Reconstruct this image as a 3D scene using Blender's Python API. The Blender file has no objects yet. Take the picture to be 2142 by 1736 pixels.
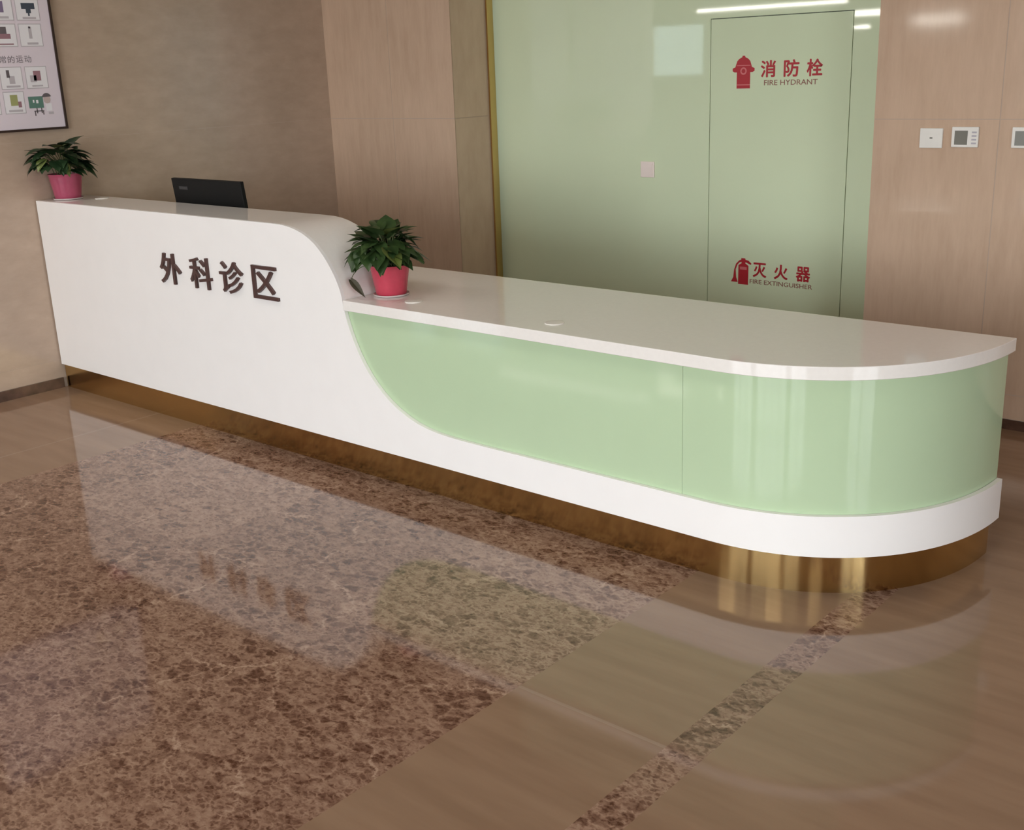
import bpy, bmesh, math, random
from mathutils import Vector, Matrix

SC = bpy.context.scene
COL = SC.collection

# ------------------------------------------------------------------ camera
cam = bpy.data.cameras.new('camera')
cam.sensor_fit = 'HORIZONTAL'
cam.sensor_width = 36.0
cam.lens = 36.0 * 2372.36 / 2142.0
cam.clip_start = 0.05
camo = bpy.data.objects.new('camera', cam)
COL.objects.link(camo)
RX = Vector((0.75577559, 0.65377367, -0.03719201))
DN = Vector((0.16653755, -0.24682862, -0.95464175))
FW = Vector((-0.63329969, 0.71530107, -0.29542491))
mw = Matrix.Identity(4)
for i in range(3):
    mw[i][0] = RX[i]; mw[i][1] = -DN[i]; mw[i][2] = -FW[i]
mw[0][3], mw[1][3], mw[2][3] = 6.05932, -3.00115, 1.66272
camo.matrix_world = mw
SC.camera = camo

# ------------------------------------------------------------------ colour management
SC.view_settings.view_transform = 'Standard'
SC.view_settings.look = 'None'
SC.view_settings.gamma = 1.0
SC.view_settings.exposure = 0.40
SC.view_settings.use_curve_mapping = False
SC.cycles.use_denoising = True
SC.cycles.max_bounces = 8
SC.cycles.diffuse_bounces = 4
SC.cycles.glossy_bounces = 5
SC.cycles.transparent_max_bounces = 8
SC.cycles.sample_clamp_indirect = 6.0
SC.cycles.caustics_reflective = False
SC.cycles.caustics_refractive = False

# ------------------------------------------------------------------ daylight
w = bpy.data.worlds.new('daylight')
SC.world = w
w.use_nodes = True
bg = w.node_tree.nodes['Background']
bg.inputs[0].default_value = (0.90, 0.96, 1.0, 1)
bg.inputs[1].default_value = 11.3


def area(name, loc, rot, sx, sy, power, color=(1, 1, 1), portal=False):
    l = bpy.data.lights.new(name, 'AREA')
    l.shape = 'RECTANGLE'
    l.size, l.size_y = sx, sy
    l.energy = power
    l.color = color
    if portal:
        l.cycles.is_portal = True
    o = bpy.data.objects.new(name, l)
    o.location = loc
    o.rotation_euler = rot
    COL.objects.link(o)
    return o


# the glazed entrance facade behind the photographer lets the daylight in (portal only guides the sampling of the sky)
area('entrance_portal', (4.7, -8.12, 1.53), (math.radians(90), 0, 0), 6.6, 2.94, 1, portal=True)
area('entrance_portal.001', (-6.0, -8.12, 1.6), (math.radians(90), 0, 0), 6.0, 1.4, 1, portal=True)


area('side_portal', (10.52, -3.8, 1.5), (0, math.radians(90), 0), 2.6, 2.4, 1, portal=True)
# added fill light: unseen ceiling panels over the lobby (fixtures are built further down)
FILL_PANELS = [(2.0, -5.6), (5.2, -5.6), (8.4, -5.6), (0.6, -1.1), (2.7, -1.1), (5.0, -1.1)]
for px_, py_ in FILL_PANELS:
    area('fill_panel_light', (px_, py_, 3.17), (0, 0, 0), 1.1, 0.55, 7 if py_ < -5 else (10 if px_ < 1 else 5.6), (1.0, 0.95, 0.88))


# ------------------------------------------------------------------ materials
def new_mat(name):
    m = bpy.data.materials.new(name)
    m.use_nodes = True
    return m, m.node_tree.nodes, m.node_tree.links, m.node_tree.nodes['Principled BSDF']


def plain(name, col, rough=0.5, metal=0.0, spec=0.5, var=0.04, scale=8.0, coat=0.0):
    """procedural: base colour with a faint noise variation"""
    m, n, l, b = new_mat(name)
    tc = n.new('ShaderNodeTexCoord')
    nz = n.new('ShaderNodeTexNoise')
    nz.inputs['Scale'].default_value = scale
    nz.inputs['Detail'].default_value = 3
    l.new(tc.outputs['Object'], nz.inputs['Vector'])
    r = n.new('ShaderNodeValToRGB')
    r.color_ramp.elements[0].position = 0.3
    r.color_ramp.elements[1].position = 0.7
    r.color_ramp.elements[0].color = (*[c * (1 - var) for c in col], 1)
    r.color_ramp.elements[1].color = (*[min(1, c * (1 + var)) for c in col], 1)
    l.new(nz.outputs['Fac'], r.inputs['Fac'])
    l.new(r.outputs['Color'], b.inputs['Base Color'])
    b.inputs['Roughness'].default_value = rough
    b.inputs['Metallic'].default_value = metal
    b.inputs['Specular IOR Level'].default_value = spec
    b.inputs['Coat Weight'].default_value = coat
    b.inputs['Coat Roughness'].default_value = 0.04
    return m


def math_node(n, l, op, a, b=None, c=None):
    x = n.new('ShaderNodeMath')
    x.operation = op
    for i, v in enumerate((a, b, c)):
        if v is None:
            continue
        if isinstance(v, (int, float)):
            x.inputs[i].default_value = v
        else:
            l.new(v, x.inputs[i])
    return x.outputs[0]


def mix_col(n, l, fac, a, b, mode='MIX'):
    x = n.new('ShaderNodeMix')
    x.data_type = 'RGBA'
    x.blend_type = mode
    for sock, v in ((x.inputs[0], fac), (x.inputs[6], a), (x.inputs[7], b)):
        if isinstance(v, (int, float)):
            sock.default_value = v
        elif isinstance(v, tuple):
            sock.default_value = (*v, 1)
        else:
            l.new(v, sock)
    return x.outputs[2]


def ramp(n, l, fac, stops):
    r = n.new('ShaderNodeValToRGB')
    e = r.color_ramp.elements
    while len(e) < len(stops):
        e.new(0.5)
    for k, (p, c) in enumerate(stops):
        e[k].position = p
        e[k].color = (*c, 1)
    l.new(fac, r.inputs['Fac'])
    return r.outputs['Color']


def stone_tile(name, c0, c1, stretch, rough=0.12, spec=0.5):
    """polished beige wall stone with a fine straight grain; stretch = grain scale along x, y, z"""
    m, n, l, b = new_mat(name)
    tc = n.new('ShaderNodeTexCoord')
    mp = n.new('ShaderNodeMapping')
    mp.inputs['Scale'].default_value = stretch
    l.new(tc.outputs['Object'], mp.inputs['Vector'])
    nz = n.new('ShaderNodeTexNoise')
    nz.inputs['Scale'].default_value = 1.0
    nz.inputs['Detail'].default_value = 6
    nz.inputs['Roughness'].default_value = 0.65
    l.new(mp.outputs[0], nz.inputs['Vector'])
    big = n.new('ShaderNodeTexNoise')
    big.inputs['Scale'].default_value = 2.2
    big.inputs['Detail'].default_value = 4
    l.new(tc.outputs['Object'], big.inputs['Vector'])
    f = math_node(n, l, 'MULTIPLY_ADD', nz.outputs['Fac'], 0.55, math_node(n, l, 'MULTIPLY', big.outputs['Fac'], 0.45))
    l.new(ramp(n, l, f, [(0.34, c0), (0.66, c1)]), b.inputs['Base Color'])
    b.inputs['Roughness'].default_value = rough
    b.inputs['Specular IOR Level'].default_value = spec
    return m


M_WHITE = plain('white_lacquer', (0.86, 0.83, 0.81), 0.32, spec=0.4, var=0.01)
M_SLAB = plain('white_quartz', (0.80, 0.76, 0.72), 0.07, spec=0.5, var=0.015, scale=60)
M_GREEN = plain('green_back_painted_glass', (0.46, 0.58, 0.38), 0.04, spec=0.32, var=0.01)
M_CORE = plain('dark_desk_core', (0.10, 0.075, 0.06), 0.5)
M_GOLD = plain('brushed_gold_metal', (0.64, 0.45, 0.20), 0.10, metal=1.0, var=0.03)
bnode = M_GOLD.node_tree.nodes['Principled BSDF']
bnode.inputs['Roughness'].default_value = 0.13
bnode.inputs['Anisotropic'].default_value = 0.92
tg = M_GOLD.node_tree.nodes.new('ShaderNodeTangent'); tg.direction_type = 'RADIAL'; tg.axis = 'Z'
bnode.inputs['Anisotropic Rotation'].default_value = 0.25
M_GOLD.node_tree.links.new(tg.outputs[0], bnode.inputs['Tangent'])
M_TRIM = plain('polished_gold_trim', (0.72, 0.50, 0.22), 0.08, metal=1.0, var=0.02)
M_BROWN = plain('dark_brown_letter', (0.075, 0.035, 0.03), 0.4)
M_GLASSWALL = plain('pale_green_wall_glass', (0.67, 0.75, 0.52), 0.03, spec=0.5, var=0.015, scale=2)
M_GAP = plain('dark_green_gap', (0.06, 0.085, 0.05), 0.6)
M_RED = plain('red_sign_vinyl', (0.42, 0.02, 0.03), 0.4)
M_REDLIGHT = plain('pale_red_sign_vinyl', (0.62, 0.17, 0.17), 0.4)
M_TINY = plain('brown_red_small_print', (0.26, 0.10, 0.07), 0.5)
M_GROUT = plain('pale_grout', (0.46, 0.35, 0.27), 0.7)
M_TILE_L = stone_tile('left_wall_stone', (0.41, 0.305, 0.230), (0.50, 0.378, 0.288), (9, 6, 15), 0.14)
M_TILE_B = stone_tile('back_wall_stone', (0.52, 0.365, 0.26), (0.62, 0.445, 0.325), (26, 12, 4.0), 0.07)
M_BASE = plain('dark_marble_baseboard', (0.085, 0.045, 0.03), 0.15, var=0.4, scale=14)
M_CEIL = plain('white_ceiling', (0.5, 0.48, 0.45), 0.9)
M_HALL = plain('hall_wall_stone', (0.20, 0.145, 0.105), 0.35, scale=2, var=0.1)
M_FRAME = plain('window_frame_metal', (0.16, 0.10, 0.06), 0.35, metal=0.6)
M_BLACK = plain('black_plastic', (0.005, 0.005, 0.005), 0.6, spec=0.25)
M_DGREY = plain('dark_grey_plastic', (0.03, 0.03, 0.034), 0.4)
M_PLATE = plain('white_plastic', (0.78, 0.74, 0.68), 0.35)
M_PLATE_P = plain('pinkish_plastic', (0.86, 0.74, 0.68), 0.35)
M_LCD = plain('grey_lcd', (0.20, 0.19, 0.16), 0.15)
M_POT1 = plain('pink_red_pot', (0.52, 0.055, 0.09), 0.25, var=0.06, scale=30)
M_POT2 = plain('pink_pot', (0.42, 0.075, 0.135), 0.25, var=0.06, scale=30)
M_SAUCER = plain('white_pot_liner', (0.7, 0.6, 0.58), 0.4)
M_SOIL = plain('dark_soil', (0.03, 0.018, 0.012), 0.9, var=0.4, scale=80)
M_STEM = plain('green_stem', (0.09, 0.12, 0.04), 0.5)
M_WILT = plain('wilted_leaf', (0.055, 0.045, 0.025), 0.6)
M_PAPER = plain('poster_paper', (0.70, 0.62, 0.68), 0.35, var=0.01)
M_CARD = plain('poster_card', (0.76, 0.74, 0.77), 0.4, var=0.01)
M_PFRAME = plain('dark_poster_frame', (0.03, 0.015, 0.012), 0.3)
M_INK = plain('poster_ink', (0.12, 0.10, 0.11), 0.6)
M_INKL = plain('poster_light_ink', (0.46, 0.42, 0.45), 0.6)
M_HEAD = plain('poster_heading_ink', (0.22, 0.19, 0.21), 0.6)
M_INKB = plain('poster_blue_ink', (0.05, 0.065, 0.09), 0.6)
M_INKG = plain('poster_green_ink', (0.10, 0.20, 0.16), 0.6)
M_INKY = plain('poster_olive_ink', (0.33, 0.34, 0.14), 0.6)
M_INKP = plain('poster_pink_ink', (0.30, 0.16, 0.19), 0.6)
M_SKIN = plain('poster_skin_ink', (0.5, 0.40, 0.38), 0.6)
M_PURPLE = plain('poster_purple_ink', (0.20, 0.15, 0.25), 0.6)
M_OUT = plain('sky_dimmer_blue', (0.34, 0.42, 0.43), 0.8)
M_PAVE = plain('outdoor_paving', (0.35, 0.34, 0.32), 0.8)


def leaf_material(name, dark, light):
    m, n, l, b = new_mat(name)
    tc = n.new('ShaderNodeTexCoord')
    nz = n.new('ShaderNodeTexNoise')
    nz.inputs['Scale'].default_value = 16
    nz.inputs['Detail'].default_value = 2
    l.new(tc.outputs['Object'], nz.inputs['Vector'])
    l.new(ramp(n, l, nz.outputs['Fac'], [(0.35, dark), (0.72, light)]), b.inputs['Base Color'])
    b.inputs['Roughness'].default_value = 0.36
    b.inputs['Specular IOR Level'].default_value = 0.35
    return m


M_LEAF1 = leaf_material('pothos_leaf', (0.018, 0.042, 0.012), (0.055, 0.095, 0.028))
M_LEAF2 = leaf_material('dark_pothos_leaf', (0.010, 0.026, 0.010), (0.030, 0.062, 0.024))
M_LEAFY = leaf_material('yellow_green_leaf', (0.11, 0.15, 0.03), (0.17, 0.20, 0.07))


def floor_material():
    m, n, l, b = new_mat('polished_marble_floor')
    tc = n.new('ShaderNodeTexCoord')
    P = tc.outputs['Object']
    sx = n.new('ShaderNodeSeparateXYZ')
    l.new(P, sx.inputs[0])
    X, Y = sx.outputs[0], sx.outputs[1]
    # --- dark emperador: warped brecciated islands in two sizes between a pale haze, with long thin veins
    def warp(scale, amount, detail):
        wn = n.new('ShaderNodeTexNoise')
        wn.inputs['Scale'].default_value = scale
        wn.inputs['Detail'].default_value = detail
        wn.inputs['Roughness'].default_value = 0.65
        l.new(P, wn.inputs['Vector'])
        sb = n.new('ShaderNodeVectorMath'); sb.operation = 'SUBTRACT'
        l.new(wn.outputs['Color'], sb.inputs[0]); sb.inputs[1].default_value = (0.5, 0.5, 0.5)
        ad = n.new('ShaderNodeVectorMath'); ad.operation = 'MULTIPLY_ADD'
        l.new(sb.outputs[0], ad.inputs[0])
        ad.inputs[1].default_value = (amount, amount, 0.0)
        l.new(P, ad.inputs[2])
        return ad.outputs[0]

    def smooth(v, lo, hi, a=0.0, b_=1.0):
        mr = n.new('ShaderNodeMapRange')
        mr.interpolation_type = 'SMOOTHSTEP'
        mr.inputs[1].default_value = lo; mr.inputs[2].default_value = hi
        mr.inputs[3].default_value = a; mr.inputs[4].default_value = b_
        l.new(v, mr.inputs[0])
        return mr.outputs[0]

    def islands(vec, scale, lo, hi, stretch, rot):
        mp = n.new('ShaderNodeMapping')
        mp.inputs['Scale'].default_value = stretch
        mp.inputs['Rotation'].default_value = (0, 0, rot)
        l.new(vec, mp.inputs['Vector'])
        out = []
        for feat in ('DISTANCE_TO_EDGE', 'F1'):
            v = n.new('ShaderNodeTexVoronoi')
            v.feature = feat
            v.voronoi_dimensions = '2D'
            v.inputs['Scale'].default_value = scale
            l.new(mp.outputs[0], v.inputs['Vector'])
            out.append(v)
        sc = n.new('ShaderNodeSeparateColor')
        l.new(out[1].outputs['Color'], sc.inputs[0])
        return math_node(n, l, 'MULTIPLY', smooth(out[0].outputs['Distance'], lo, hi), smooth(sc.outputs[0], 0.15, 0.9))
    wa, wb = warp(15.0, 0.07, 7), warp(34.0, 0.034, 5)
    big_i = islands(wa, 17.0, 0.0, 0.26, (1.0, 1.6, 1), 0.5)
    mid_i = islands(wb, 42.0, 0.0, 0.34, (1.0, 1.5, 1), 0.9)
    sml_i = islands(wb, 90.0, 0.0, 0.40, (1.0, 1.3, 1), 0.2)
    cloud = n.new('ShaderNodeTexNoise')
    cloud.inputs['Scale'].default_value = 3.4
    cloud.inputs['Detail'].default_value = 6
    cloud.inputs['Roughness'].default_value = 0.6
    l.new(P, cloud.inputs['Vector'])
    cl2 = smooth(cloud.outputs['Fac'], 0.38, 0.64)
    dens = math_node(n, l, 'MULTIPLY_ADD', cl2, 0.85, 0.35)
    dark = math_node(n, l, 'ADD', math_node(n, l, 'MULTIPLY', math_node(n, l, 'MULTIPLY', big_i, dens), 0.42), math_node(n, l, 'MULTIPLY', mid_i, 0.36))
    dark = math_node(n, l, 'ADD', dark, math_node(n, l, 'MULTIPLY', sml_i, 0.26))
    grit = n.new('ShaderNodeTexNoise')
    grit.inputs['Scale'].default_value = 38.0
    grit.inputs['Detail'].default_value = 5
    gm = n.new('ShaderNodeMapping')
    gm.inputs['Rotation'].default_value = (0, 0, 0.75)
    gm.inputs['Scale'].default_value = (0.55, 1.5, 1)
    l.new(wa, gm.inputs['Vector'])
    grit.inputs['Roughness'].default_value = 0.7
    l.new(gm.outputs[0], grit.inputs['Vector'])
    tot = math_node(n, l, 'SUBTRACT', math_node(n, l, 'MULTIPLY_ADD', grit.outputs['Fac'], 1.05, 0.22), dark)
    vv = n.new('ShaderNodeTexVoronoi'); vv.feature = 'DISTANCE_TO_EDGE'; vv.voronoi_dimensions = '2D'
    vv.inputs['Scale'].default_value = 2.3
    l.new(warp(5.0, 0.22, 6), vv.inputs['Vector'])
    vein = math_node(n, l, 'MULTIPLY', smooth(vv.outputs['Distance'], 0.0, 0.022, 1.0, 0.0), cl2)
    tot = math_node(n, l, 'ADD', tot, math_node(n, l, 'MULTIPLY', vein, 0.44))
    # tile to tile difference (0.82 m slabs)
    tile = n.new('ShaderNodeTexWhiteNoise'); tile.noise_dimensions = '2D'
    cx = n.new('ShaderNodeCombineXYZ')
    l.new(math_node(n, l, 'FLOOR', math_node(n, l, 'DIVIDE', math_node(n, l, 'SUBTRACT', X, 0.11), 0.816)), cx.inputs[0])
    l.new(math_node(n, l, 'FLOOR', math_node(n, l, 'DIVIDE', math_node(n, l, 'ADD', Y, 0.10), 0.80)), cx.inputs[1])
    l.new(cx.outputs[0], tile.inputs['Vector'])
    tot = math_node(n, l, 'ADD', tot, math_node(n, l, 'MULTIPLY_ADD', tile.outputs['Value'], 0.16, -0.08))
    emp = ramp(n, l, tot, [(0.02, (0.085, 0.035, 0.019)), (0.36, (0.172, 0.088, 0.056)),
                           (0.66, (0.290, 0.170, 0.115)), (1.0, (0.45, 0.30, 0.215))])
    # --- plain brown stone with soft drifting streaks
    ps = n.new('ShaderNodeMapping')
    ps.inputs['Rotation'].default_value = (0, 0, 0.6)
    ps.inputs['Scale'].default_value = (2.0, 14.0, 1)
    l.new(P, ps.inputs['Vector'])
    pn = n.new('ShaderNodeTexNoise')
    pn.inputs['Scale'].default_value = 1.0
    pn.inputs['Detail'].default_value = 6
    l.new(ps.outputs[0], pn.inputs['Vector'])
    pla = ramp(n, l, pn.outputs['Fac'], [(0.3, (0.258, 0.158, 0.098)), (0.7, (0.310, 0.196, 0.125))])

    # pale joint lines of the plain bands
    def line(c, at, wd):
        return math_node(n, l, 'LESS_THAN', math_node(n, l, 'ABSOLUTE', math_node(n, l, 'SUBTRACT', c, at)), wd)
    jy = math_node(n, l, 'MAXIMUM', line(Y, -0.905, 0.006), line(Y, -2.1, 0.006))
    jy = math_node(n, l, 'MULTIPLY', jy, math_node(n, l, 'MULTIPLY', math_node(n, l, 'GREATER_THAN', X, 4.19), math_node(n, l, 'LESS_THAN', X, 4.68)))
    j = math_node(n, l, 'MAXIMUM', jy, line(X, 0.94, 0.006))
    pla = mix_col(n, l, math_node(n, l, 'MULTIPLY', j, 0.45), pla, (0.37, 0.265, 0.19))
    # --- zones: dark field, plain border, dark strip
    field = math_node(n, l, 'MULTIPLY', math_node(n, l, 'GREATER_THAN', X, 1.30), math_node(n, l, 'LESS_THAN', X, 4.191))
    strip = math_node(n, l, 'MULTIPLY', math_node(n, l, 'GREATER_THAN', X, 4.677), math_node(n, l, 'LESS_THAN', X, 4.780))
    zone = math_node(n, l, 'MULTIPLY', math_node(n, l, 'MAXIMUM', field, strip), math_node(n, l, 'LESS_THAN', Y, 0.35))
    l.new(mix_col(n, l, zone, pla, emp), b.inputs['Base Color'])
    b.inputs['Roughness'].default_value = 0.07
    b.inputs['Specular IOR Level'].default_value = 0.5
    return m


M_FLOOR = floor_material()

m, n, l, b = new_mat('window_glass')
mixs = n.new('ShaderNodeMixShader'); tr = n.new('ShaderNodeBsdfTransparent'); gl = n.new('ShaderNodeBsdfGlossy')
gl.inputs['Roughness'].default_value = 0.02
mixs.inputs[0].default_value = 0.07
l.new(tr.outputs[0], mixs.inputs[1]); l.new(gl.outputs[0], mixs.inputs[2])
l.new(mixs.outputs[0], n['Material Output'].inputs[0])
M_PANE = m


def emissive(name, col, strength):
    m, n, l, b = new_mat(name)
    b.inputs['Base Color'].default_value = (*col, 1)
    b.inputs['Emission Color'].default_value = (*col, 1)
    b.inputs['Emission Strength'].default_value = strength
    return m


M_LAMP = emissive('lamp_diffuser', (1.0, 0.95, 0.86), 26.0)
M_FILLPANEL = emissive('fill_panel_diffuser', (1.0, 0.95, 0.88), 2.0)  # glow of the added fill panels


# ------------------------------------------------------------------ mesh helpers
class MB:
    def __init__(self):
        self.v, self.f = [], []

    def add(self, vs, fs):
        o = len(self.v)
        self.v += [tuple(p) for p in vs]
        self.f += [tuple(i + o for i in f) for f in fs]
        return self

    def box(self, x0, x1, y0, y1, z0, z1):
        vs = [(x, y, z) for x in (x0, x1) for y in (y0, y1) for z in (z0, z1)]
        return self.add(vs, [(0, 1, 3, 2), (4, 6, 7, 5), (0, 4, 5, 1), (2, 3, 7, 6), (0, 2, 6, 4), (1, 5, 7, 3)])

    def loft(self, outer, inner, z0, z1):
        """wall along a path: outer/inner are lists of (x, y); z0/z1 numbers or lists"""
        k = len(outer)
        z0 = z0 if isinstance(z0, list) else [z0] * k
        z1 = z1 if isinstance(z1, list) else [z1] * k
        vs, fs = [], []
        for i in range(k):
            (a, b_), (c, d) = outer[i], inner[i]
            vs += [(a, b_, z0[i]), (a, b_, z1[i]), (c, d, z1[i]), (c, d, z0[i])]
        for i in range(k - 1):
            p, q = 4 * i, 4 * i + 4
            for s in range(4):
                t = (s + 1) % 4
                fs.append((p + s, q + s, q + t, p + t))
        fs.append((3, 2, 1, 0))
        e = 4 * (k - 1)
        fs.append((e, e + 1, e + 2, e + 3))
        return self.add(vs, fs)

    def prism_z(self, poly, z0, z1):
        k = len(poly)
        vs = [(x, y, z0) for x, y in poly] + [(x, y, z1) for x, y in poly]
        fs = [tuple(range(k - 1, -1, -1)), tuple(range(k, 2 * k))]
        fs += [(i, (i + 1) % k, k + (i + 1) % k, k + i) for i in range(k)]
        return self.add(vs, fs)

    def prism_y(self, poly, y0, y1):
        """poly in (x, z)"""
        k = len(poly)
        vs = [(x, y0, z) for x, z in poly] + [(x, y1, z) for x, z in poly]
        fs = [tuple(range(k)), tuple(range(2 * k - 1, k - 1, -1))]
        fs += [(i, k + i, k + (i + 1) % k, (i + 1) % k) for i in range(k)]
        return self.add(vs, fs)

    def lathe(self, prof, cx, cy, seg=40, cap0=True, cap1=True):
        vs, fs = [], []
        for r, z in prof:
            for s in range(seg):
                a = 2 * math.pi * s / seg
                vs.append((cx + r * math.cos(a), cy + r * math.sin(a), z))
        for i in range(len(prof) - 1):
            for s in range(seg):
                t = (s + 1) % seg
                fs.append((i * seg + s, i * seg + t, (i + 1) * seg + t, (i + 1) * seg + s))
        if cap0:
            fs.append(tuple(range(seg - 1, -1, -1)))
        if cap1:
            o = (len(prof) - 1) * seg
            fs.append(tuple(range(o, o + seg)))
        return self.add(vs, fs)

    def tube(self, pts, r, seg=8):
        pts = [Vector(p) for p in pts]
        vs, fs = [], []
        for i, p in enumerate(pts):
            d = (pts[min(i + 1, len(pts) - 1)] - pts[max(i - 1, 0)]).normalized()
            a = d.cross(Vector((0.3, 0.2, 1))).normalized()
            c = d.cross(a)
            rr = r[i] if isinstance(r, list) else r
            for s in range(seg):
                t = 2 * math.pi * s / seg
                vs.append(p + a * rr * math.cos(t) + c * rr * math.sin(t))
        for i in range(len(pts) - 1):
            for s in range(seg):
                t = (s + 1) % seg
                fs.append((i * seg + s, i * seg + t, (i + 1) * seg + t, (i + 1) * seg + s))
        fs.append(tuple(range(seg - 1, -1, -1)))
        o = (len(pts) - 1) * seg
        fs.append(tuple(range(o, o + seg)))
        return self.add(vs, fs)

    def build(self, name, material, parent=None, smooth=False, bevel=0.0, offset=None):
        me = bpy.data.meshes.new(name)
        me.from_pydata(self.v, [], self.f)
        me.update()
        bm = bmesh.new(); bm.from_mesh(me)
        bmesh.ops.recalc_face_normals(bm, faces=bm.faces[:])
        bm.to_mesh(me); bm.free()
        if smooth:
            me.polygons.foreach_set('use_smooth', [True] * len(me.polygons))
            me.set_sharp_from_angle(angle=math.radians(35))
        o = bpy.data.objects.new(name, me)
        COL.objects.link(o)
        if material:
            me.materials.append(material)
        if parent:
            o.parent = parent
            o.matrix_parent_inverse = parent.matrix_basis.inverted()
        if bevel:
            md = o.modifiers.new('edge', 'BEVEL')
            md.width = bevel; md.segments = 2; md.limit_method = 'ANGLE'
            md.angle_limit = math.radians(40)
        return o


def empty(name, loc, label, cat, group=None):
    o = bpy.data.objects.new(name, None)
    o.location = loc
    o.empty_display_size = 0.1
    COL.objects.link(o)
    return tag(o, label, cat, group)


def tag(o, label, cat, group=None):
    o['label'] = label
    o['category'] = cat
    if group:
        o['group'] = group
    return o


def structure(o):
    o['kind'] = 'structure'
    return o


def text_mesh(name, body, height, depth, material, parent, matrix, embolden=0.0, width=None, bold=0.0):
    """lettering turned into a mesh; local x = reading direction, y = up, z = out of the surface"""
    cu = bpy.data.curves.new(name, 'FONT')
    cu.body = body
    cu.size = 1.0
    cu.offset = embolden
    cu.extrude = 0.5
    cu.resolution_u = 4
    tmp = bpy.data.objects.new(name, cu)
    COL.objects.link(tmp)
    dg = bpy.context.evaluated_depsgraph_get()
    me = bpy.data.meshes.new_from_object(tmp.evaluated_get(dg))
    bpy.data.objects.remove(tmp); bpy.data.curves.remove(cu)
    xs = [v.co.x for v in me.vertices]; ys = [v.co.y for v in me.vertices]
    if not xs:
        return None
    x0, x1, y0, y1 = min(xs), max(xs), min(ys), max(ys)
    sy = height / (y1 - y0)
    sx = width / (x1 - x0) if width else sy
    for v in me.vertices:
        v.co = matrix @ Vector(((v.co.x - x0) * sx, (v.co.y - y0) * sy, (v.co.z + 0.5) * depth))
    if bold:
        # heavier strokes: the same glyph laid a hair to each side, fused in one mesh
        vs = [v.co.copy() for v in me.vertices]
        fs = [tuple(p.vertices) for p in me.polygons]
        ax, ay = matrix.to_3x3() @ Vector((bold, 0, 0)), matrix.to_3x3() @ Vector((0, bold, 0))
        mb = MB()
        out = matrix.to_3x3() @ Vector((0, 0, 0.0002))
        for k, d in enumerate((-ax, ax, -ay, ay)):
            mb.add([v + d + out * k for v in vs], fs)
        bpy.data.meshes.remove(me)
        me = bpy.data.meshes.new(name)
        me.from_pydata(mb.v, [], mb.f)
    me.materials.clear(); me.materials.append(material)
    o = bpy.data.objects.new(name, me)
    COL.objects.link(o)
    o.parent = parent
    o.matrix_parent_inverse = parent.matrix_basis.inverted()
    return o


def facing_front(x, y, z):
    """frame on a surface that faces -Y: reading along +X, up +Z, out -Y"""
    mt = Matrix(((1, 0, 0, x), (0, 0, -1, y), (0, 1, 0, z), (0, 0, 0, 1)))
    return mt


def facing_right(x, y, z):
    """frame on a surface that faces +X: reading along +Y, up +Z, out +X"""
    return Matrix(((0, 0, 1, x), (1, 0, 0, y), (0, 1, 0, z), (0, 0, 0, 1)))


# ------------------------------------------------------------------ setting
YB = 2.13      # face of the stone back wall
YG = 2.50      # face of the recessed green glass
ZC = 3.2       # ceiling

structure(MB().add([(-12, -8.1, 0), (10.5, -8.1, 0), (10.5, 2.7, 0), (-12, 2.7, 0)], [(0, 1, 2, 3)]).build('floor', M_FLOOR))
structure(MB().box(-12.1, 10.6, -8.2, 2.8, ZC, ZC + 0.1).build('ceiling', M_CEIL))
pv = MB().box(-14, 30, -30, -8.2, -0.3, -0.05)
pv.box(10.6, 30, -8.2, 8, -0.3, -0.05)
structure(pv.build('pavement', M_PAVE))


def tiled_left():
    """left wall: face at x = 0, long horizontal slabs with hairline joints"""
    mb = MB().box(-0.2, -0.001, -0.95, 2.8, 0, ZC)
    o = structure(mb.build('wall_left', M_GROUT))
    t = MB()
    g = 0.0009
    zs = [0.05, 0.16, 1.36, 2.56, ZC]
    for a, b_ in zip(zs[:-1], zs[1:]):
        t.box(-0.004, 0.0, -0.95, YB, a + g, b_ - g)
    t.build('tile_cladding', M_TILE_L, o)
    structure(MB().box(0.0, 0.012, -0.95, -0.001, 0.0, 0.057).build('baseboard_left', M_BASE))
    return o


tiled_left()


def tiled_back(name, x0, x1, first_joint):
    """stone pier facing the lobby; returns included"""
    o = structure(MB().box(x0, x1 - 0.004, YB + 0.0012, 2.8, 0, ZC).build(name, M_GROUT))
    t = MB()
    g = 0.0022
    xs = [x0]
    j = first_joint
    while j < x1 - 0.05:
        xs.append(j); j += 0.5435
    xs.append(x1)
    zs = [0.045, 0.16, 1.36, 2.56, ZC]
    for xa, xb in zip(xs[:-1], xs[1:]):
        for za, zb in zip(zs[:-1], zs[1:]):
            t.box(xa + (g if xa > x0 else 0), xb - (g if xb < x1 else 0), YB, YB + 0.003, za + g, zb - g)
    t.build('tile_cladding', M_TILE_B, o)
    return o


pier = tiled_back('wall_back', 0.0, 1.147, 0.0615 + 0.5435)
ret = MB()
for za, zb in ((0.045, 1.36), (1.36, 2.56), (2.56, ZC)):
    ret.box(1.143, 1.147, YB + 0.001, YG, za + 0.0015, zb - 0.0015)
ret.build('return_cladding', M_TILE_B, pier)
tiled_back('wall_back_right', 3.80, 10.5, 4.36)
structure(MB().box(3.80, 10.5, YB - 0.008, YB, 0.0, 0.045).build('baseboard_back_right', M_BASE))
structure(MB().box(0.013, 1.147, YB - 0.008, YB, 0.0, 0.045).build('baseboard_back_left', M_BASE))

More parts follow.
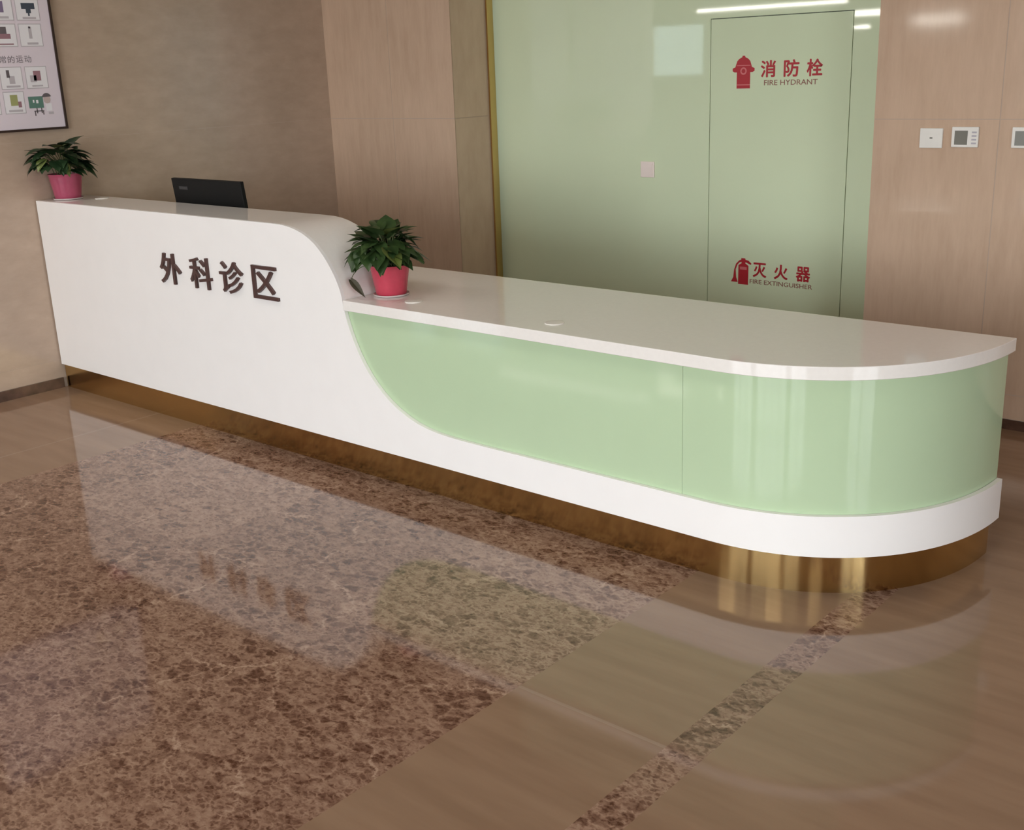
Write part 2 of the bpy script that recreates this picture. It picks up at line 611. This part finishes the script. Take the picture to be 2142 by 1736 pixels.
# green back painted glass cladding, with the cabinet door cut out of it
DX0, DX1, DZ1 = 2.707, 3.503, 1.848
gw = MB()
gw.box(1.152, DX0 - 0.004, YG, YG + 0.02, 0.0, ZC)
gw.box(DX1 + 0.004, 3.799, YG, YG + 0.02, 0.0, ZC)
gw.box(DX0 - 0.004, DX1 + 0.004, YG, YG + 0.02, DZ1 + 0.004, ZC)
structure(gw.build('wall_glass', M_GLASSWALL))
structure(MB().box(1.152, 3.799, YG + 0.022, 2.8, 0, ZC).build('wall_behind_glass', M_GAP))

# gold corner profile between the stone return and the glass
tb = MB()
tb.box(1.1475, 1.1600, YG - 0.055, YG - 0.001, 0.0, ZC)
structure(tb.build('trim_1', M_TRIM))

# hall that closes the lobby behind and beside the photographer
structure(MB().box(-12.0, -0.2, -0.95, -0.75, 0, ZC).build('wall_hall', M_HALL))
structure(MB().box(-12.2, -12.0, -8.1, -0.75, 0, ZC).build('wall_far_left', M_HALL))
wr = MB()
wr.box(10.5, 10.7, -8.1, -5.0, 0, ZC); wr.box(10.5, 10.7, -2.6, 2.8, 0, ZC)
wr.box(10.5, 10.7, -5.0, -2.6, 0, 0.2); wr.box(10.5, 10.7, -5.0, -2.6, 2.8, ZC)
structure(wr.build('wall_right', M_HALL))
sf = MB()
for k in range(3):
    c = -5.0 + 2.4 * k / 2
    sf.box(10.55, 10.65, max(-5.0, c - 0.03), min(-2.6, c + 0.03), 0.2, 2.8)
for za in (0.2, 2.1, 2.75):
    sf.box(10.56, 10.64, -5.0, -2.6, za, za + 0.05)
so = structure(sf.build('window_7', M_FRAME))
MB().box(10.595, 10.605, -4.98, -2.62, 0.22, 2.78).build('pane', M_PANE, so)

# entrance facade (y = -8.1): solid pieces around glazed openings
openings = [(1.4, 3.1, 0.06, 3.00), (3.5, 6.1, 0.06, 3.00), (6.5, 8.0, 0.06, 3.00), (-5.9, -5.2, 0.9, 2.2), (-4.95, -3.9, 1.34, 2.20), (-9.4, -8.6, 0.6, 2.4)]


def facade():
    o = MB()
    xs = sorted({-12.0, 10.5, *[v for p in openings for v in p[:2]]})
    for a, b_ in zip(xs[:-1], xs[1:]):
        mid = (a + b_) / 2
        op = [p for p in openings if p[0] < mid < p[1]]
        if not op:
            o.box(a, b_, -8.3, -8.1, 0, ZC)
        else:
            o.box(a, b_, -8.3, -8.1, 0, op[0][2])
            o.box(a, b_, -8.3, -8.1, op[0][3], ZC)
    structure(o.build('wall_front', M_HALL))


facade()


def window(idx, x0, x1, z0, z1, nx, transoms):
    fr = MB()
    t = 0.05
    fr.box(x0, x1, -8.25, -8.15, z0, z0 + t); fr.box(x0, x1, -8.25, -8.15, z1 - t, z1)
    step = (x1 - x0) / nx
    for k in range(nx + 1):
        c = x0 + k * step
        a, b_ = max(x0, c - t / 2), min(x1, c + t / 2)
        fr.box(a, b_, -8.25, -8.15, z0 + t, z1 - t)
    for zt in transoms:
        for k in range(nx):
            fr.box(x0 + k * step + t / 2, x0 + (k + 1) * step - t / 2, -8.24, -8.16, zt, zt + t)
    o = structure(fr.build('window_%d' % idx, M_FRAME))
    MB().box(x0 + 0.02, x1 - 0.02, -8.205, -8.195, z0 + 0.02, z1 - 0.02).build('pane', M_PANE, o)


for k in range(3):
    window(1 + k, *openings[k], (3, 4, 2)[k], [2.15])
window(4, *openings[3], 1, [1.5])
window(5, *openings[4], 1, [])
window(6, *openings[5], 1, [1.5])
structure(MB().box(-32, -5.5, -19, -18, -0.3, 6.5).build('sky_dimmer', M_OUT))  # unseen block added to dim the small window's mirror image in the glass

for i, (px_, py_) in enumerate(FILL_PANELS):  # fixtures for the added fill lamps, out of view
    nm = ('back row near the entrance glazing, ' if py_ < -5 else 'row in front of the desk, ') + ('at the left wall end', 'in the middle', 'at the side window end')[i % 3]
    cl = empty('added_fill_panel', (px_, py_, ZC), 'flat rectangular panel added as unseen fill light, ' + nm, 'added fill light', 'added fill panels over the lobby')
    fm = MB()
    fm.box(px_ - 0.6, px_ + 0.6, py_ - 0.3, py_ - 0.28, ZC - 0.025, ZC); fm.box(px_ - 0.6, px_ + 0.6, py_ + 0.28, py_ + 0.3, ZC - 0.025, ZC)
    fm.box(px_ - 0.6, px_ - 0.58, py_ - 0.28, py_ + 0.28, ZC - 0.025, ZC); fm.box(px_ + 0.58, px_ + 0.6, py_ - 0.28, py_ + 0.28, ZC - 0.025, ZC)
    fm.build('frame', M_PLATE, cl)
    MB().box(px_ - 0.58, px_ + 0.58, py_ - 0.28, py_ + 0.28, ZC - 0.022, ZC - 0.012).build('diffuser', M_FILLPANEL, cl)

# linear lamps on the far facade wall, seen only as mirror images in glass and stone
lamp_spots = [(-1.40, -0.95, 2.13, 2.20), (-1.40, -1.15, 1.96, 2.00), (-4.0, -1.5, 2.32, 2.36), (-0.25, 0.44, 1.985, 2.03)]
for i, (a, b_, z0, z1) in enumerate(lamp_spots):
    lt = empty('linear_lamp', (0.5 * (a + b_), -8.1, z0),
               ['linear wall lamp, upper short one left of entrance glazing', 'linear wall lamp, lower short one left of entrance glazing',
                'long linear wall lamp above the small hall window', 'linear wall lamp next to the entrance glazing'][i], 'lamp', 'linear lamps on the facade wall')
    MB().box(a, b_, -8.1, -8.075, z0 - 0.01, z1 + 0.01).build('housing', M_PLATE, lt)
    MB().box(a + 0.01, b_ - 0.01, -8.075, -8.07, z0, z1).build('diffuser', M_LAMP, lt)

# ------------------------------------------------------------------ reception desk
XS, EA, EB, EXP = 4.239, 0.692, 0.736, 2.148     # start of the rounded end and its half axes
DB = 0.736                                       # depth of the desk
HT, HC, HCB, ZK = 1.05, 0.760, 0.717, 0.1363     # heights: ledge, counter, counter underside, bottom of the body
HB = 0.270                                       # top of the low white band


def curve_pts(off, k=48):
    out = []
    for i in range(k + 1):
        t = 0.5 * math.pi * i / k
        s, c = abs(math.sin(t)), abs(math.cos(t))
        out.append((XS + (EA + off) * s ** (2 / EXP), EB - (EB + off) * c ** (2 / EXP)))
    return out


def path(off, x0, xs=()):
    """front outline of the desk, offset outward by off, from x0 round to the back corner"""
    return [(x0, -off)] + [(x, -off) for x in xs] + curve_pts(off)


desk = empty('reception_desk', (2.4, 0.36, 0), 'long white reception desk with green glass front and rounded right end', 'reception desk')

# white S shaped front: (x, top height) along the straight part, then the low band round the end
S = [(0.012, HT), (1.2, HT), (2.04, HT), (2.13, 1.0485), (2.18, 1.043), (2.225, 1.034), (2.27, 1.020), (2.31, 1.002), (2.345, 0.981), (2.372, 0.958), (2.396, 0.935),
     (2.416, 0.912), (2.436, 0.886), (2.455, 0.858), (2.472, 0.826), (2.484, 0.798), (2.492, 0.768), (2.4975, 0.735), (2.505, 0.700), (2.516, 0.664), (2.531, 0.624),
     (2.549, 0.584), (2.57, 0.544), (2.597, 0.502), (2.628, 0.463), (2.662, 0.427), (2.70, 0.394), (2.742, 0.364), (2.788, 0.338), (2.838, 0.316), (2.89, 0.2985),
     (2.945, 0.286), (3.005, 0.278), (3.07, 0.2735), (3.15, 0.271), (3.3, HB), (3.8, HB)]
sx_ = [p[0] for p in S]
outer = [(x, 0.0) for x in sx_] + curve_pts(0.0)
inner = [(x, 0.017) for x in sx_] + curve_pts(-0.017)
tops = [p[1] for p in S] + [HB + 0.006 * min(1, i / 20) for i in range(49)]
MB().loft(outer, inner, ZK, tops).build('front_panel', M_WHITE, desk, smooth=True)

# raised ledge: solid with the same S profile, 0.30 deep
prof = [(0.012, HCB + 0.004)] + [(x, z) for x, z in S if z > HC + 0.003] + [(2.494, HC + 0.001), (2.494, HCB + 0.004)]
MB().prism_y(prof, 0.0172, 0.302).build('ledge', M_SLAB, desk, smooth=True)

# countertop
co = [(2.4985, -0.003)] + curve_pts(0.003, 60)
co = co[:-1] + [(XS + EA + 0.003, DB)]
co += [(0.012, DB), (0.012, 0.304), (2.4985, 0.304)]
MB().prism_z(co, HCB, HC).build('countertop', M_SLAB, desk, smooth=True, bevel=0.002)

# green glass, two sheets with a seam
gx = 4.131
MB().loft([(2.45, 0.0185), (gx - 0.0006, 0.0185)], [(2.45, 0.027), (gx - 0.0006, 0.027)], 0.20, HCB - 0.001).build('green_panel', M_GREEN, desk)
go = [(gx + 0.0006, 0.0185)] + curve_pts(-0.0185, 60)
gi = [(gx + 0.0006, 0.027)] + curve_pts(-0.027, 60)
MB().loft(go, gi, 0.20, HCB - 0.001).build('green_panel', M_GREEN, desk, smooth=True)

# body, back board and kick plate
bo = [(0.012, 0.029)] + curve_pts(-0.029)
bo = bo + [(0.012, DB)]
MB().prism_z(bo, ZK + 0.001, HCB - 0.001).build('carcass', M_CORE, desk, smooth=True)
ko = [(0.013, 0.016)] + curve_pts(-0.030, 64)
ki = [(0.013, 0.024)] + curve_pts(-0.038, 64)
MB().loft(ko, ki, 0.0, ZK).build('kick_plate', M_GOLD, desk, smooth=True)

# lettering
for ch, x0, x1, z0, z1 in (('外', 1.172, 1.345, 0.700, 0.852), ('科', 1.423, 1.592, 0.704, 0.853),
                           ('诊', 1.660, 1.834, 0.715, 0.862), ('区', 1.905, 2.080, 0.727, 0.862)):
    zz = 0.712
    text_mesh('lettering', ch, 0.148, 0.012, M_BROWN, desk, facing_front(x0, 0.0, zz), 0.007, x1 - x0)

# round cable grommets let into the tops
for gxx, gyy, gz in ((2.775, 0.135, HC), (3.515, 0.124, HC), (0.285, 0.235, HT)):
    MB().lathe([(0.036, gz), (0.036, gz + 0.003), (0.030, gz + 0.004), (0.0, gz + 0.004)], gxx, gyy, 32, True, False).build('cable_grommet', M_PLATE, desk, smooth=True)

# ------------------------------------------------------------------ monitor behind the ledge
mon = empty('computer_monitor', (1.03, 0.45, HC), 'black monitor seen from behind over the white ledge', 'monitor')
tilt = math.radians(6)


def mon_pt(u, v, d):
    """u along x, v up the screen, d towards the back (camera) side"""
    return (u, 0.395 - v * math.sin(tilt) - d * math.cos(tilt), 0.835 + v * math.cos(tilt) - d * math.sin(tilt))


def slab_on(mb, u0, u1, v0, v1, d0, d1, inset=0.0):
    vs = [mon_pt(u, v, d0) for u, v in ((u0, v0), (u1, v0), (u1, v1), (u0, v1))]
    vs += [mon_pt(u, v, d1) for u, v in ((u0 + inset, v0 + inset), (u1 - inset, v0 + inset), (u1 - inset, v1 - inset), (u0 + inset, v1 - inset))]
    return mb.add(vs, [(3, 2, 1, 0), (4, 5, 6, 7), (0, 1, 5, 4), (1, 2, 6, 5), (2, 3, 7, 6), (3, 0, 4, 7)])


U0, U1 = 0.815, 1.405
slab_on(MB(), U0, U1, 0.0, 0.335, 0.0, 0.022).build('housing', M_BLACK, mon, bevel=0.003)
slab_on(MB(), U0 + 0.01, U1 - 0.01, 0.015, 0.325, -0.002, 0.001).build('screen', M_DGREY, mon)
slab_on(MB(), U0 + 0.06, U0 + 0.135, 0.280, 0.296, 0.022, 0.0235).build('badge', M_DGREY, mon)
slab_on(MB(), 1.06, 1.16, 0.02, 0.14, 0.022, 0.05, 0.01).build('neck_mount', M_BLACK, mon)
MB().box(1.075, 1.145, 0.330, 0.345, HC + 0.012, 0.92).build('stand', M_BLACK, mon)
MB().box(0.99, 1.23, 0.312, 0.49, HC + 0.001, HC + 0.013).build('base', M_BLACK, mon, bevel=0.003)


# ------------------------------------------------------------------ plants
def leaf_verts(base, tip_dir, up, L, W, curl, fold):
    """heart shaped leaf blade: rows along its length, five columns across"""
    rows = [(-0.10, 0.28), (0.0, 0.62), (0.14, 0.92), (0.30, 1.0), (0.48, 0.88), (0.66, 0.62), (0.83, 0.30), (1.0, 0.015)]
    side = tip_dir.cross(up).normalized()
    nrm = side.cross(tip_dir).normalized()
    vs = []
    for t, wf in rows:
        drop = curl * t * t * L
        for s in (-1, -0.55, 0, 0.55, 1):
            half = 0.5 * W * wf * s
            back = -0.06 * L * (abs(s) ** 2) if t < 0.05 else 0
            lift = fold * abs(half) - 0.35 * fold * abs(half) * abs(s)
            p = base + tip_dir * ((t + 0.1) * L + back) + side * half + nrm * (lift - drop)
            vs.append(p)
    fs = []
    for r in range(len(rows) - 1):
        for c in range(4):
            a = r * 5 + c
            fs.append((a, a + 1, a + 6, a + 5))
    return vs, fs


def ledge_top(x):
    if x > 2.4975:
        return HC
    for (xa, za), (xb, zb) in zip(S[:-1], S[1:]):
        if xa <= x <= xb:
            return za + (zb - za) * (x - xa) / (xb - xa)
    return HT


def clear_of_desk(p):
    m = 0.004
    if p.z < HC + m:
        return False
    return not (-m < p.y < 0.302 + m and p.x < 2.505 and p.z < ledge_top(p.x - m) + m)


def plant(name, label, cx, cy, z0, scale, seed, pot_mat, leaf_mat, lean, keep=None, hang=False, nleaf=120, spread=0.19):
    rnd = random.Random(seed)
    root = empty(name, (cx, cy, z0), label, 'potted plant', 'pothos plants on the desk')
    h = 0.118 * scale
    rt, rb = 0.079 * scale, 0.060 * scale
    z1 = z0 + 0.004
    pr = [(rb * 0.96, z1), (rb, z1 + 0.004)]
    for k in range(1, 8):
        pr.append((rb + (rt - rb) * k / 8, z1 + h * k / 8))
    pr += [(rt, z1 + h * 0.985), (rt + 0.0015, z1 + h), (rt - 0.003, z1 + h), (rt - 0.005, z1 + h * 0.86), (0.0, z1 + h * 0.86)]
    pot = MB()
    seg = 48
    vs, fs = [], []
    for r, z in pr:
        for s in range(seg):
            a = 2 * math.pi * s / seg
            vs.append((cx + r * math.cos(a), cy + r * math.sin(a), z))
    for i in range(len(pr) - 1):
        for s in range(seg):
            t = (s + 1) % seg
            fs.append((i * seg + s, i * seg + t, (i + 1) * seg + t, (i + 1) * seg + s))
    fs.append(tuple(range(seg - 1, -1, -1)))
    pot.add(vs, fs)
    pot.build('pot', pot_mat, root, smooth=True)
    MB().lathe([(rb * 1.02, z0), (rb * 1.13, z0 + 0.001), (rb * 1.2, z0 + 0.008), (rb * 1.17, z0 + 0.008), (rb * 1.08, z0 + 0.0035), (0.0, z0 + 0.0035)], cx, cy, 40, True, False).build('saucer', M_SAUCER, root, smooth=True)
    MB().lathe([(rt - 0.0052, z1 + h * 0.865), (rt * 0.6, z1 + h * 0.9), (0.0, z1 + h * 0.92)], cx, cy, 32, True, False).build('soil', M_SOIL, root)
    top = Vector((cx, cy, z1 + h * 0.9))
    stems, leaves, yellow = MB(), MB(), MB()
    made = 0
    tries = 0
    while made < nleaf and tries < 20000:
        tries += 1
        az = made * 2.39996 + rnd.uniform(-0.4, 0.4)
        ring = ((made + 0.5) / nleaf) ** 0.6
        reach = (0.018 + 0.095 * ring + rnd.uniform(-0.012, 0.02)) * scale
        height = (0.132 - 0.092 * ring ** 1.5 + rnd.uniform(-0.03, 0.02)) * scale
        dirv = Vector((math.cos(az), math.sin(az), 0))
        base = top + dirv * reach + Vector((lean[0] * reach, lean[1] * reach, height))
        elev = rnd.uniform(-0.4, 0.30) - 0.30 * ring + (0.5 if ring < 0.35 else 0)
        ya = rnd.uniform(-0.5, 0.5)
        d2 = Vector((math.cos(az + ya), math.sin(az + ya), 0))
        tip = (d2 * math.cos(elev) + Vector((0, 0, math.sin(elev)))).normalized()
        L = rnd.uniform(0.072, 0.108) * scale
        Wd = L * rnd.uniform(0.62, 0.80)
        end = base + tip * L * 1.1
        end.z -= 0.15 * L
        if end.z < z1 + h * 0.88 or (end - top).xy.length > spread * scale:
            continue
        if keep and not (keep(base) and keep(end)):
            made_skip = True
            if tries > 18000:
                break
            made += 0
            if rnd.random() < 0.5:
                made += 1
            continue
        if end.z < z1 + h * 0.55 or base.z < z1 + h * 0.95:
            base.z = max(base.z, z1 + h * 1.0)
        mid = top.lerp(base, 0.5) + Vector((0, 0, 0.018 * scale))
        root_pt = top + Vector((rnd.uniform(-1, 1), rnd.uniform(-1, 1), 0)) * rt * 0.45
        up = Vector((0, 0, 1)) + dirv * rnd.uniform(-0.2, 0.3)
        v, f = leaf_verts(base, tip, up, L, Wd, rnd.uniform(0.1, 0.34), rnd.uniform(0.2, 0.5))
        if not all(clear_of_desk(p) and p.x > 0.006 for p in v):
            if rnd.random() < 0.3:
                made += 1
            continue
        stems.tube([root_pt - Vector((0, 0, 0.006)), root_pt.lerp(mid, 0.6), mid, base + tip * 0.004], 0.0019 * scale, 5)
        (yellow if (made % 17 == 5) else leaves).add(v, f)
        made += 1
    stems.build('stems', M_STEM, root, smooth=True)
    leaves.build('foliage', leaf_mat, root, smooth=True)
    yo = yellow.build('foliage', M_LEAFY, root, smooth=True)
    yo['label'] = 'yellow-green younger leaves'
    if hang:
        a = top + Vector((-0.06, -0.03, 0.01))
        pts = [top + Vector((-0.05, -0.02, 0.0)), a + Vector((-0.045, -0.025, 0.012)), a + Vector((-0.085, -0.045, -0.03)), Vector(hang[0])]
        fine = []
        for i in range(13):
            t = i / 12
            c = [(1 - t) ** 3, 3 * t * (1 - t) ** 2, 3 * t * t * (1 - t), t ** 3]
            fine.append(sum((pts[k] * c[k] for k in range(4)), Vector()))
        st = MB().tube(fine, 0.0016, 6).build('trailing_stem', M_STEM, root, smooth=True)
        hb, ht = Vector(hang[0]), Vector(hang[1])
        tv = ht - hb
        v, f = leaf_verts(hb - tv.normalized() * 0.004, tv.normalized(), Vector((0.5, -0.6, 0.5)), tv.length * 0.92, 0.032, 0.05, 1.1)
        o = MB().add(v, f).build('hanging_leaf', M_WILT, root, smooth=True)
        o['label'] = 'dark wilted leaf hanging beside the pot'
    return root


plant('potted_pothos', 'pothos in pink-red pot on the low countertop beside the ledge', 2.588, 0.190, HC + 0.0006, 1.06, 7, M_POT1, M_LEAF1, (-0.32, -0.22),
      keep=clear_of_desk,
      hang=((2.512, 0.040, 0.838), (2.588, 0.045, 0.772)))
plant('potted_pothos', 'pothos in pink pot on the raised ledge against the left wall', 0.115, 0.135, HT + 0.0006, 1.12, 23, M_POT2, M_LEAF2, (0.05, -0.45),
      keep=lambda p: p.x > 0.012 and p.z > HT + 0.03)

# ------------------------------------------------------------------ poster on the left wall
PY0, PY1, PZ0, PZ1 = -0.75, 0.246, 1.416, 2.30
po = empty('wall_poster', (0.0, -0.25, PZ0), 'framed pale health poster with small picture cards on the left stone wall', 'poster')
fr = MB()
ft = 0.012
fr.box(0.001, 0.022, PY0, PY1, PZ0, PZ0 + ft); fr.box(0.001, 0.022, PY0, PY1, PZ1 - ft, PZ1)
fr.box(0.001, 0.022, PY0, PY0 + ft, PZ0 + ft, PZ1 - ft); fr.box(0.001, 0.022, PY1 - ft, PY1, PZ0 + ft, PZ1 - ft)
fr.build('frame', M_PFRAME, po)
MB().box(0.001, 0.014, PY0 + ft, PY1 - ft, PZ0 + ft, PZ1 - ft).build('sheet', M_PAPER, po)


def card(y0, y1, z0, z1, draw=None):
    e = 0.004
    c = MB().box(0.014, 0.0146, y0, y1, z0, z1)
    o = c.build('picture_card', M_INKL, po)
    MB().box(0.0146, 0.0150, y0 + e, y1 - e, z0 + e, z1 - e).build('card_face', M_CARD, o)
    if draw:
        for (kind, mat, pts) in draw:
            if kind == 'r':
                a, b_, c0, c1 = pts
                MB().box(0.0150, 0.0154, a, b_, c0, c1).build('drawing', mat, o)
    return o


rows = [(1.975, 2.085), (1.845, 1.96), (1.632, 1.748), (1.508, 1.622)]
cols = [(-0.445, -0.285), (-0.275, -0.10), (-0.085, 0.035), (0.052, 0.178)]
card(0.052, 0.182, 1.975, 2.090, [('r', M_INKB, (0.085, 0.158, 2.032, 2.062)), ('r', M_INKB, (0.108, 0.135, 2.012, 2.032)), ('r', M_INKB, (0.117, 0.126, 1.998, 2.012)), ('r', M_INKL, (0.085, 0.158, 1.983, 1.993))])
card(0.052, 0.178, 1.845, 1.960, [('r', M_INKL, (0.105, 0.122, 1.885, 1.945)), ('r', M_INK, (0.108, 0.116, 1.936, 1.946)), ('r', M_INKL, (0.09, 0.15, 1.855, 1.866))])
card(-0.088, 0.038, 1.975, 2.090, [('r', M_PURPLE, (-0.06, -0.012, 2.015, 2.07)), ('r', M_INKL, (-0.06, 0.01, 1.985, 1.996))])
card(-0.088, 0.038, 1.845, 1.960, [('r', M_INKP, (-0.07, 0.004, 1.885, 1.91)), ('r', M_INK, (-0.065, -0.015, 1.91, 1.945)), ('r', M_INKP, (-0.075, 0.015, 1.855, 1.862))])
card(0.050, 0.172, 1.632, 1.746, [('r', M_INKP, (0.095, 0.135, 1.672, 1.722)), ('r', M_INKL, (0.075, 0.11, 1.665, 1.70)), ('r', M_INKL, (0.08, 0.14, 1.642, 1.650))])
card(-0.088, 0.034, 1.632, 1.746, [('r', M_INK, (-0.052, -0.035, 1.692, 1.73)), ('r', M_INKL, (-0.04, -0.01, 1.66, 1.70)), ('r', M_INKL, (-0.06, 0.015, 1.642, 1.652))])
card(-0.088, 0.026, 1.508, 1.622, [('r', M_INKY, (-0.052, -0.012, 1.55, 1.605)), ('r', M_INKP, (-0.012, 0.006, 1.54, 1.57)), ('r', M_INKL, (-0.068, 0.008, 1.518, 1.529))])
for y0, y1 in ((-0.235, -0.108),):
    for z0, z1 in ((1.975, 2.090), (1.845, 1.960), (1.632, 1.746), (1.508, 1.622)):
        card(y0, y1, z0, z1, [('r', M_INKL, (y0 + 0.03, y1 - 0.04, z0 + 0.03, z1 - 0.02))])
for k, ch in enumerate('日常的运动'):
    text_mesh('heading', ch, 0.036, 0.0006, M_HEAD, po, facing_right(0.014, -0.122 + 0.0455 * k, 1.765), 0.008, 0.037)

# small drawing at the lower corner: a child beside a green blackboard
kid = MB().box(0.014, 0.0146, 0.046, 0.128, 1.532, 1.592).build('blackboard_drawing', M_INKG, po)
MB().box(0.0146, 0.0149, 0.070, 0.078, 1.560, 1.575).build('chalk_mark', M_CARD, kid)
MB().box(0.0146, 0.0149, 0.088, 0.100, 1.556, 1.574).build('chalk_mark', M_CARD, kid)
lg = MB()
lg.box(0.014, 0.0146, 0.084, 0.090, 1.505, 1.532); lg.box(0.014, 0.0146, 0.110, 0.116, 1.505, 1.532)
lg.box(0.014, 0.0146, 0.070, 0.126, 1.514, 1.519); lg.box(0.014, 0.0146, 0.072, 0.078, 1.492, 1.514); lg.box(0.014, 0.0146, 0.118, 0.124, 1.496, 1.514)
lg.build('easel_leg', M_INK, kid)


def disc_yz(cy, cz, ry, rz, x0, x1, a0=0.0, a1=2 * math.pi, k=20):
    pts = [(cy + ry * math.cos(a0 + (a1 - a0) * i / k), cz + rz * math.sin(a0 + (a1 - a0) * i / k)) for i in range(k + (0 if a1 - a0 > 6.2 else 1))]
    vs = [(x0, y, z) for y, z in pts] + [(x1, y, z) for y, z in pts]
    c = len(pts)
    fs = [tuple(range(c)), tuple(range(2 * c - 1, c - 1, -1))] + [(i, (i + 1) % c, c + (i + 1) % c, c + i) for i in range(c)]
    return MB().add(vs, fs)


ch = disc_yz(0.150, 1.575, 0.020, 0.022, 0.0147, 0.0151).build('child_drawing', M_SKIN, po)
disc_yz(0.150, 1.583, 0.026, 0.024, 0.0151, 0.0153, 0.25, math.pi - 0.1).build('hair', M_INK, ch)
MB().box(0.0147, 0.0151, 0.140, 0.172, 1.515, 1.553).build('shirt', M_CARD, ch)
MB().box(0.0147, 0.0151, 0.150, 0.178, 1.497, 1.510).build('caption', M_INKL, ch)

# ------------------------------------------------------------------ fire cabinet door in the green glass
door = empty('fire_cabinet_door', (0.5 * (DX0 + DX1), YG, 0.02), 'tall pale green glass fire cabinet door with red hydrant and extinguisher signs', 'cabinet door')
MB().box(DX0, DX1, YG, YG + 0.018, 0.02, DZ1).build('door_panel', M_GLASSWALL, door)


def front_poly(mb, pts, y, t):
    """outline in (x, z) standing proud of a surface that faces -Y"""
    return mb.prism_y(pts, y - t, y)


SG = YG - 0.0001
# hydrant symbol
hx, hz = 2.906, 1.494
HW = 0.066
body = [(-0.60, 0), (0.60, 0), (0.60, 0.082), (0.80, 0.082), (0.98, 0.088), (0.98, 0.102), (0.74, 0.108), (0.66, 0.124), (0.58, 0.138), (0.40, 0.150), (0.15, 0.157), (0.10, 0.165),
        (-0.10, 0.165), (-0.15, 0.157), (-0.40, 0.150), (-0.58, 0.138), (-0.66, 0.124), (-0.74, 0.108), (-0.98, 0.102), (-0.98, 0.088), (-0.80, 0.082), (-0.60, 0.082)]
hyd = front_poly(MB(), [(hx + a * HW, hz + c) for a, c in body], SG, 0.001).build('hydrant_symbol', M_RED, door)
for za, zb in ((0.016, 0.021), (0.114, 0.118)):
    MB().box(hx - 0.040, hx + 0.040, SG - 0.0015, SG - 0.001, hz + za, hz + zb).build('pale_band', M_REDLIGHT, hyd)
bands = MB()
rg = []
for r_ in (0.019, 0.011):
    rg.append([(hx + r_ * math.cos(2 * math.pi * i / 24), hz + 0.088 + r_ * math.sin(2 * math.pi * i / 24)) for i in range(24)])
vs = [(x, SG - 0.0015, z) for x, z in rg[0]] + [(x, SG - 0.0015, z) for x, z in rg[1]]
bands.add(vs, [(i, (i + 1) % 24, 24 + (i + 1) % 24, 24 + i) for i in range(24)])
bands.build('pale_ring', M_REDLIGHT, hyd)
for ch_, x0 in (('消', 3.008), ('防', 3.140), ('栓', 3.268)):
    text_mesh('sign_character', ch_, 0.082, 0.001, M_RED, door, facing_front(x0, SG, 1.549), 0.006, 0.084, 0.0016)
text_mesh('sign_lettering', 'FIRE HYDRANT', 0.026, 0.001, M_TINY, door, facing_front(3.028, SG, 1.508), 0.004, 0.300)

# extinguisher symbol
ex, ez = 2.932, 0.452
cyl = [(-0.031, 0), (0.031, 0), (0.031, 0.105), (0.018, 0.113), (0.012, 0.116), (0.012, 0.124), (0.045, 0.112), (0.050, 0.118), (0.030, 0.134), (0.012, 0.137), (0.010, 0.145),
       (-0.014, 0.145), (-0.014, 0.136), (-0.026, 0.132), (-0.046, 0.112), (-0.057, 0.080), (-0.062, 0.036), (-0.076, 0.010), (-0.034, 0.010), (-0.044, 0.036), (-0.048, 0.080),
       (-0.038, 0.106), (-0.024, 0.121), (-0.012, 0.124), (-0.012, 0.116), (-0.018, 0.113), (-0.031, 0.105)]
ext = front_poly(MB(), [(ex + a, ez + c) for a, c in cyl], SG, 0.001).build('extinguisher_symbol', M_RED, door)
MB().box(ex - 0.021, ex + 0.021, SG - 0.0015, SG - 0.001, ez + 0.082, ez + 0.097).build('pale_band', M_REDLIGHT, ext)
for ch_, x0 in (('灭', 2.992), ('火', 3.120), ('器', 3.250)):
    text_mesh('sign_character', ch_, 0.078, 0.001, M_RED, door, facing_front(x0, SG, 0.500), 0.006, 0.080, 0.0016)
text_mesh('sign_lettering', 'FIRE EXTINGUISHER', 0.024, 0.001, M_TINY, door, facing_front(2.973, SG, 0.462), 0.004, 0.372)


# ------------------------------------------------------------------ small wall devices
def plate(name, label, cat, x0, x1, z0, z1, y, mat, t=0.010):
    o = MB().box(x0, x1, y - t, y, z0, z1).build(name, mat, bevel=0.0025)
    return tag(o, label, cat)


sw = plate('light_switch', 'pinkish square switch on the green glass left of the cabinet door', 'light switch', 2.256, 2.348, 1.014, 1.102, YG, M_PLATE_P)
MB().box(2.266, 2.338, YG - 0.013, YG - 0.0101, 1.024, 1.092).build('rocker', M_PLATE_P, sw)

bp = plate('blank_wall_plate', 'blank white square plate with a dark centre dot, on the stone wall', 'wall plate', 4.020, 4.122, 1.236, 1.322, YB, M_PLATE)
MB().box(4.066, 4.078, YB - 0.0115, YB - 0.0101, 1.277, 1.283).build('centre_mark', M_LCD, bp)


def thermostat(x0, label):
    th = empty('thermostat', (x0 + 0.058, YB, 1.242), label, 'thermostat', 'thermostats on the stone wall')
    MB().box(x0, x0 + 0.116, YB - 0.014, YB, 1.242, 1.329).build('housing', M_PLATE, th, bevel=0.003)
    MB().box(x0 + 0.014, x0 + 0.070, YB - 0.0155, YB - 0.0141, 1.253, 1.313).build('display', M_LCD, th)
    for k in range(4):
        MB().box(x0 + 0.088, x0 + 0.108, YB - 0.0158, YB - 0.0141, 1.256 + 0.0155 * k, 1.263 + 0.0155 * k).build('button', M_INKL, th)


thermostat(4.163, 'whole thermostat with grey display beside the blank white plate')
thermostat(4.418, 'thermostat right of the vertical wall joint, cut off by the photo edge')
